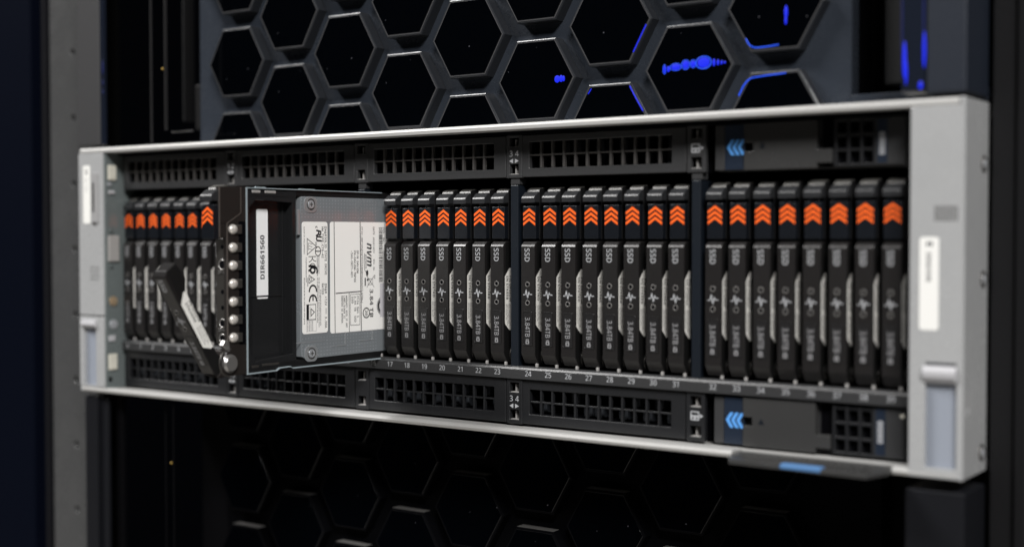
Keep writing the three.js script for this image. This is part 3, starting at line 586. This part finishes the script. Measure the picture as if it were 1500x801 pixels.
  // the metal drive body, with notched front corners
  const body = shapeOf([[50.9, 10.5], [51.6, 4.2], [54, 3.0], [160, 3.0], [160, 74.2], [52.4, 74.2], [51.1, 73.4], [51.1, 58.5], [50.9, 57]].map(([u, y]) => [u, y]));
  const ssd = mesh('drive_body', ext(body, 6.6, 0.3, 2).rotateY(Math.PI / 2).translate(-3.0, 0, 0), M.ssd, o);
  const dimple = []; for (let i = 0; i < 26; i++) for (let j = 0; j < 46; j++) { const y = 4.4 + j * 1.52, z = -52.0 - i * 1.95; if (y > 73 || (y > 13.5 && y < 64)) continue; dimple.push(new THREE.CylinderGeometry(0.16, 0.2, 0.07, 5).rotateZ(-Math.PI / 2).translate(3.62, y, z)); }
  mesh('dimple', dimple, M.ssdEdge, ssd).userData.kind = 'stuff';
  for (const y of [70.8, 5.3]) {
    const boss = mesh('screw_boss', [ext(rrect(53.2, 61.4, y - 3.6, y + 3.4, 2.6), 0.35, 0.15, 2, 10).rotateY(Math.PI / 2).translate(3.5, 0, 0)], M.ssdEdge, ssd);
    const sc = mesh('screw', [rodX(1.75, 3.7, 4.2, y, -57.4, 24)], M.screw, boss);
    mesh('screw_boss', new THREE.TorusGeometry(2.3, 0.25, 8, 28).rotateY(Math.PI / 2).translate(3.86, y, -57.4), M.gunmetal, ssd);
    mesh('screw_cross', [bx(4.16, 4.24, y - 1.0, y + 1.0, -57.6, -57.2, 0), bx(4.17, 4.25, y - 0.2, y + 0.2, -58.4, -56.4, 0)], M.gunmetal, ssd);
  }
  mesh('boss_slot', [bx(3.55, 3.66, 10.2, 10.6, -66, -48, 0), bx(3.5, 3.75, 7.3, 7.7, -79.6, -70.6, 0.1), bx(3.5, 3.75, 7.3, 13.4, -79.9, -79.4, 0.1), bx(3.5, 3.75, 8.6, 9, -98, -89, 0.1), bx(3.5, 3.75, 8.6, 13.5, -98.3, -97.8, 0.1)], M.ssdEdge, ssd);
  mesh('bracket', bx(2.9, 4.0, 57.4, 68.5, -50.6, -49.2, 0.2), M.ssdEdge, o);

  // left product label: 16.2 x 49.2 mm
  const L1 = picture(16.2, 49.2, 32, (g) => {
    down(g, 'SOLID STATE DRIVE', 14.3, 6.6, 1.75, 17, 'monospace', 'bold'); down(g, '+12V', 14.3, 33, 1.8, 4.2, 'monospace', 'bold'); line(g, 0.16, [15.4, 38.3], [15.4, 41]); line(g, 0.16, [14.8, 38.3], [14.8, 41]); down(g, '3.00A', 14.3, 42, 1.8, 5.2, 'monospace', 'bold');
    for (let k = 0; k < 4; k++) for (const y0 of [2.0, 27.4]) { g.fillRect(14.2, y0 + k * 1.15, 1.4, 0.18); g.fillRect(14.2, y0 + 0.5 + k * 1.15, 1.4, 0.2); g.fillRect(14.1 + (k % 2) * 0.6, y0 + k * 1.15, 0.2, 0.9); g.fillRect(15.3 - (k % 3) * 0.3, y0 + k * 1.15, 0.2, 0.9); }
    down(g, 'HW TYPE:CT6-42', 12.4, 2.1, 1.7, 14, 'monospace', 'bold'); down(g, 'RATED', 12.4, 27.2, 1.6, 5, 'monospace', 'bold');
    // recognised component mark: slanted R and U, small c and us
    down(g, 'c', 8.4, 1.8, 2.2, 1.2, 'sans-serif', 'bold'); down(g, 'us', 8.4, 8.8, 1.6, 1.6, 'sans-serif', 'bold');
    g.save(); g.translate(9.2, 3.8); g.transform(1, 0, 0.0, 1, 0, 0); g.lineCap = 'round'; g.lineWidth = 0.75; g.beginPath(); g.moveTo(0, 0); g.lineTo(2.6, 0.5); g.bezierCurveTo(2.9, 2.4, 1.2, 2.4, 1.3, 0.6); g.moveTo(1.3, 1.6); g.lineTo(-0.2, 2.3); g.stroke(); g.beginPath(); g.moveTo(2.8, 2.9); g.lineTo(0.7, 2.7); g.bezierCurveTo(-0.4, 2.9, -0.3, 4.5, 0.7, 4.5); g.lineTo(2.8, 4.6); g.stroke(); g.restore();
    // hot surface triangle
    line(g, 0.32, [3.2, 7.4], [3.2, 14.4], [9.0, 10.9], [3.2, 7.4], [3.2, 8]); for (const y of [9.6, 10.8, 12]) { g.lineWidth = 0.2; g.beginPath(); g.moveTo(4.2, y); g.bezierCurveTo(5, y - 0.6, 5.4, y + 0.7, 6.4, y); g.stroke(); } line(g, 0.25, [3.9, 9.2], [3.9, 12.6]);
    g.lineWidth = 0.4; g.beginPath(); g.ellipse(10, 13.0, 1.7, 2.0, 0, 0, 7); g.stroke(); line(g, 0.5, [8.4, 13.0], [11.6, 13.0]);
    // KC mark
    g.lineWidth = 0.34; g.beginPath(); g.moveTo(4.0, 15.3); g.lineTo(8.8, 15.3); g.moveTo(6.4, 15.5); g.bezierCurveTo(6.4, 17, 8, 17.4, 8.8, 17.4); g.moveTo(6.4, 15.5); g.bezierCurveTo(6.4, 17, 5, 17.6, 4.2, 17.6); g.stroke(); g.beginPath(); g.arc(6.5, 20.4, 2.0, 3.5, 5.95); g.stroke(); g.beginPath(); g.arc(6.5, 20.6, 1.2, 3.5, 5.9); g.stroke();
    // thick swirl mark
    g.lineWidth = 0.95; g.beginPath(); g.ellipse(6.6, 21.3, 1.4, 1.2, 0, 0, 7); g.stroke(); g.beginPath(); g.moveTo(4.0, 19.6); g.bezierCurveTo(7, 19.0, 10.4, 20, 9.2, 22.8); g.stroke(); g.beginPath(); g.moveTo(3.9, 21.6); g.lineTo(5.2, 21.0); g.stroke();
    line(g, 0.3, [4.2, 23.4], [4.2, 27.0], [7.8, 25.4], [4.2, 23.4]); g.lineWidth = 0.25; g.beginPath(); g.arc(5.3, 25.2, 0.7, 0, 7); g.stroke();
    // C E
    g.lineCap = 'butt'; g.lineWidth = 0.8; g.beginPath(); g.ellipse(6.7, 30.9, 2.3, 2.9, 0, Math.PI, 2 * Math.PI); g.stroke(); g.beginPath(); g.ellipse(6.7, 35.2, 2.3, 2.9, 0, Math.PI, 2 * Math.PI); g.stroke(); line(g, 0.7, [6.7, 32.4], [6.7, 34.8]);
    // waste box
    g.lineWidth = 0.3; g.strokeRect(2.7, 36.4, 5.7, 6.6); g.fillRect(2.7, 36.4, 1.4, 6.6); line(g, 0.35, [5.4, 38.2], [5.4, 41.4], [7.6, 39.8], [5.4, 38.2]); line(g, 0.15, [4.8, 37.2], [4.8, 42.2]);
    g.fillStyle = '#2c2c32';
    for (let k = 0; k < 4; k++) down(g, 'Manufactured in accordance with directive 2014/35', 3.0 + k * 1.05, 43.6, 0.85, 4.4, 'sans-serif', 'bold');
    down(g, 'MADE IN PHILIPPINES', 1.0, 2.2, 0.9, 12, 'sans-serif', 'bold'); down(g, 'Manufactured for the solid state drive group', 1.0, 24.5, 1.05, 20.5, 'sans-serif', 'bold');
    for (const [x, y, l] of [[9.2, 15, 9], [10.2, 15, 8], [9.2, 24.6, 20], [10.2, 24.6, 22], [11.2, 30, 16], [2.2, 15.6, 11], [3.1, 24.4, 4]]) down(g, 'FCC ID registered class B equipment warranty notice', x, y, 1.0, l, 'sans-serif', 'bold');
    g.lineWidth = 0.12; g.strokeStyle = '#77777c'; g.strokeRect(2.5, 43.4, 6.2, 4.8);
  });
  mesh('product_label', sticker(16.2, 49.2, 1.3).rotateY(Math.PI / 2).translate(3.62, 38.6, -59.95), L1, ssd, true);
  // right product label: 46 x 50 mm; x from the left edge, about 0.4644 mm for each picture column
  const X = (px) => (px - 483) * 0.4644, Yl = (py) => (py - 325) * 0.3056;
  const L2 = picture(46, 50, 28, (g) => {
    line(g, 0.4, [X(488.7), 0], [X(489.6), 50]); line(g, 0.5, [X(526.4), 0], [X(527.6), 50]); line(g, 0.45, [X(490.5), Yl(430.3)], [X(527.6), Yl(429)]); line(g, 0.35, [X(509.8), Yl(430)], [X(510), 50]);
    down(g, 'DP/N 04VJDW', X(521.2), Yl(367.5), 1.75, 10.4, 'monospace', 'bold'); down(g, 'PN-04VJDW-TBPKK', X(517.0), Yl(367.5), 1.75, 14.6, 'monospace', 'bold'); down(g, '-5AS-OKT1-A01', X(512.6), Yl(367.5), 1.75, 12.4, 'monospace', 'bold');
    down(g, 'PPID:OBPXK5BXQTD5AXHDWB0X408ZVTLQTN6J', X(528.2), Yl(332), 1.25, 35, 'monospace', 'bold'); down(g, 'DATE 20251027', X(545.6), Yl(332), 1.5, 12.2, 'monospace', 'bold'); down(g, 'REV. No.', X(545.8), Yl(381), 1.4, 6, 'monospace', 'bold'); down(g, 'A4', X(546.6), Yl(405), 1.5, 1.8, 'monospace', 'bold');
    down(g, 'SER. No.', X(561), Yl(332), 1.5, 8, 'monospace', 'bold');
    g.save(); g.translate(X(536.4), Yl(355)); g.rotate(Math.PI / 2); g.transform(1, 0, -0.24, 1, 0, 0); g.scale(0.1, 0.1); g.font = 'bold 58px sans-serif'; const w = g.measureText('nvm').width; g.scale(112 / w, 1); g.fillText('nvm', 0, 0); g.restore();
    down(g, 'EXPRESS', X(533.6), Yl(374), 1.4, 6.4, 'sans-serif', 'bold'); g.lineWidth = 0.3; g.beginPath(); g.moveTo(X(533), Yl(372)); g.bezierCurveTo(X(531), Yl(392), X(533), Yl(406), X(538), Yl(398)); g.stroke(); g.beginPath(); g.ellipse(X(536.6), Yl(402), 0.8, 1.4, 0, 0, 7); g.fill();
    seed = 909; for (let y = Yl(333); y < Yl(417);) { const b = 0.12 + rnd() * 0.45; g.fillRect(X(554.6), y, 2.6, b); y += b + 0.12 + rnd() * 0.35; }
    // crossed-out bin
    g.fillRect(X(532.9), Yl(409), 0.75, 3.7); line(g, 0.24, [X(536), Yl(406.5)], [X(547), Yl(423.5)]); line(g, 0.24, [X(547), Yl(406.5)], [X(536), Yl(423.5)]); g.lineWidth = 0.22; g.strokeRect(X(538), Yl(411), 3.2, 2.6); g.beginPath(); g.arc(X(537.4), Yl(412), 0.6, 0, 7); g.fill();
    down(g, '3.84 TB', X(540.6), Yl(426), 3.2, 13.4, 'sans-serif', 'bold');
    g.lineWidth = 0.55; g.beginPath(); g.ellipse(X(535.2), Yl(462), 2.2, 2.2, 0, 0, 7); g.stroke(); down(g, '20', X(533.4), Yl(457.4), 2.3, 2.8, 'sans-serif', 'bold');
    down(g, 'WARRANTY VOID IF ANY', X(505), Yl(434), 1.5, 14.6, 'monospace', 'bold'); down(g, 'LABEL/SCREW IS', X(501.8), Yl(434), 1.5, 10.4, 'monospace', 'bold'); down(g, 'REMOVED OR BROKEN.', X(498.6), Yl(434), 1.5, 13, 'monospace', 'bold');
    g.lineWidth = 0.22; g.strokeRect(X(511.8), Yl(433), X(525.4) - X(511.8), Yl(479) - Yl(433)); down(g, 'PCIe Gen 5', X(521.4), Yl(435.5), 1.7, 10, 'monospace', 'bold'); down(g, '3.84 TB  SED', X(517.4), Yl(435.5), 1.7, 12, 'monospace', 'bold'); down(g, 'SSD', X(513.4), Yl(435.5), 1.7, 3.4, 'monospace', 'bold');
    for (const [r, lw] of [[5.6, 0.35], [4.6, 1.2], [2.9, 0.35]]) { g.lineWidth = lw; g.beginPath(); g.ellipse(X(563.6), Yl(453), r, r * 0.86, 0, 0, 7); g.stroke(); } line(g, 0.8, [X(562), Yl(453)], [X(564), Yl(456)], [X(567), Yl(450)]);
    g.fillStyle = '#cfcdd2'; g.fillRect(X(556), Yl(418), 3, Yl(470) - Yl(418));
  });
  mesh('product_label', sticker(46, 50, 1.2).rotateY(Math.PI / 2).translate(3.62, 38.3, -69.7 - 23), L2, ssd, true);
}

renderer.render(scene, camera);
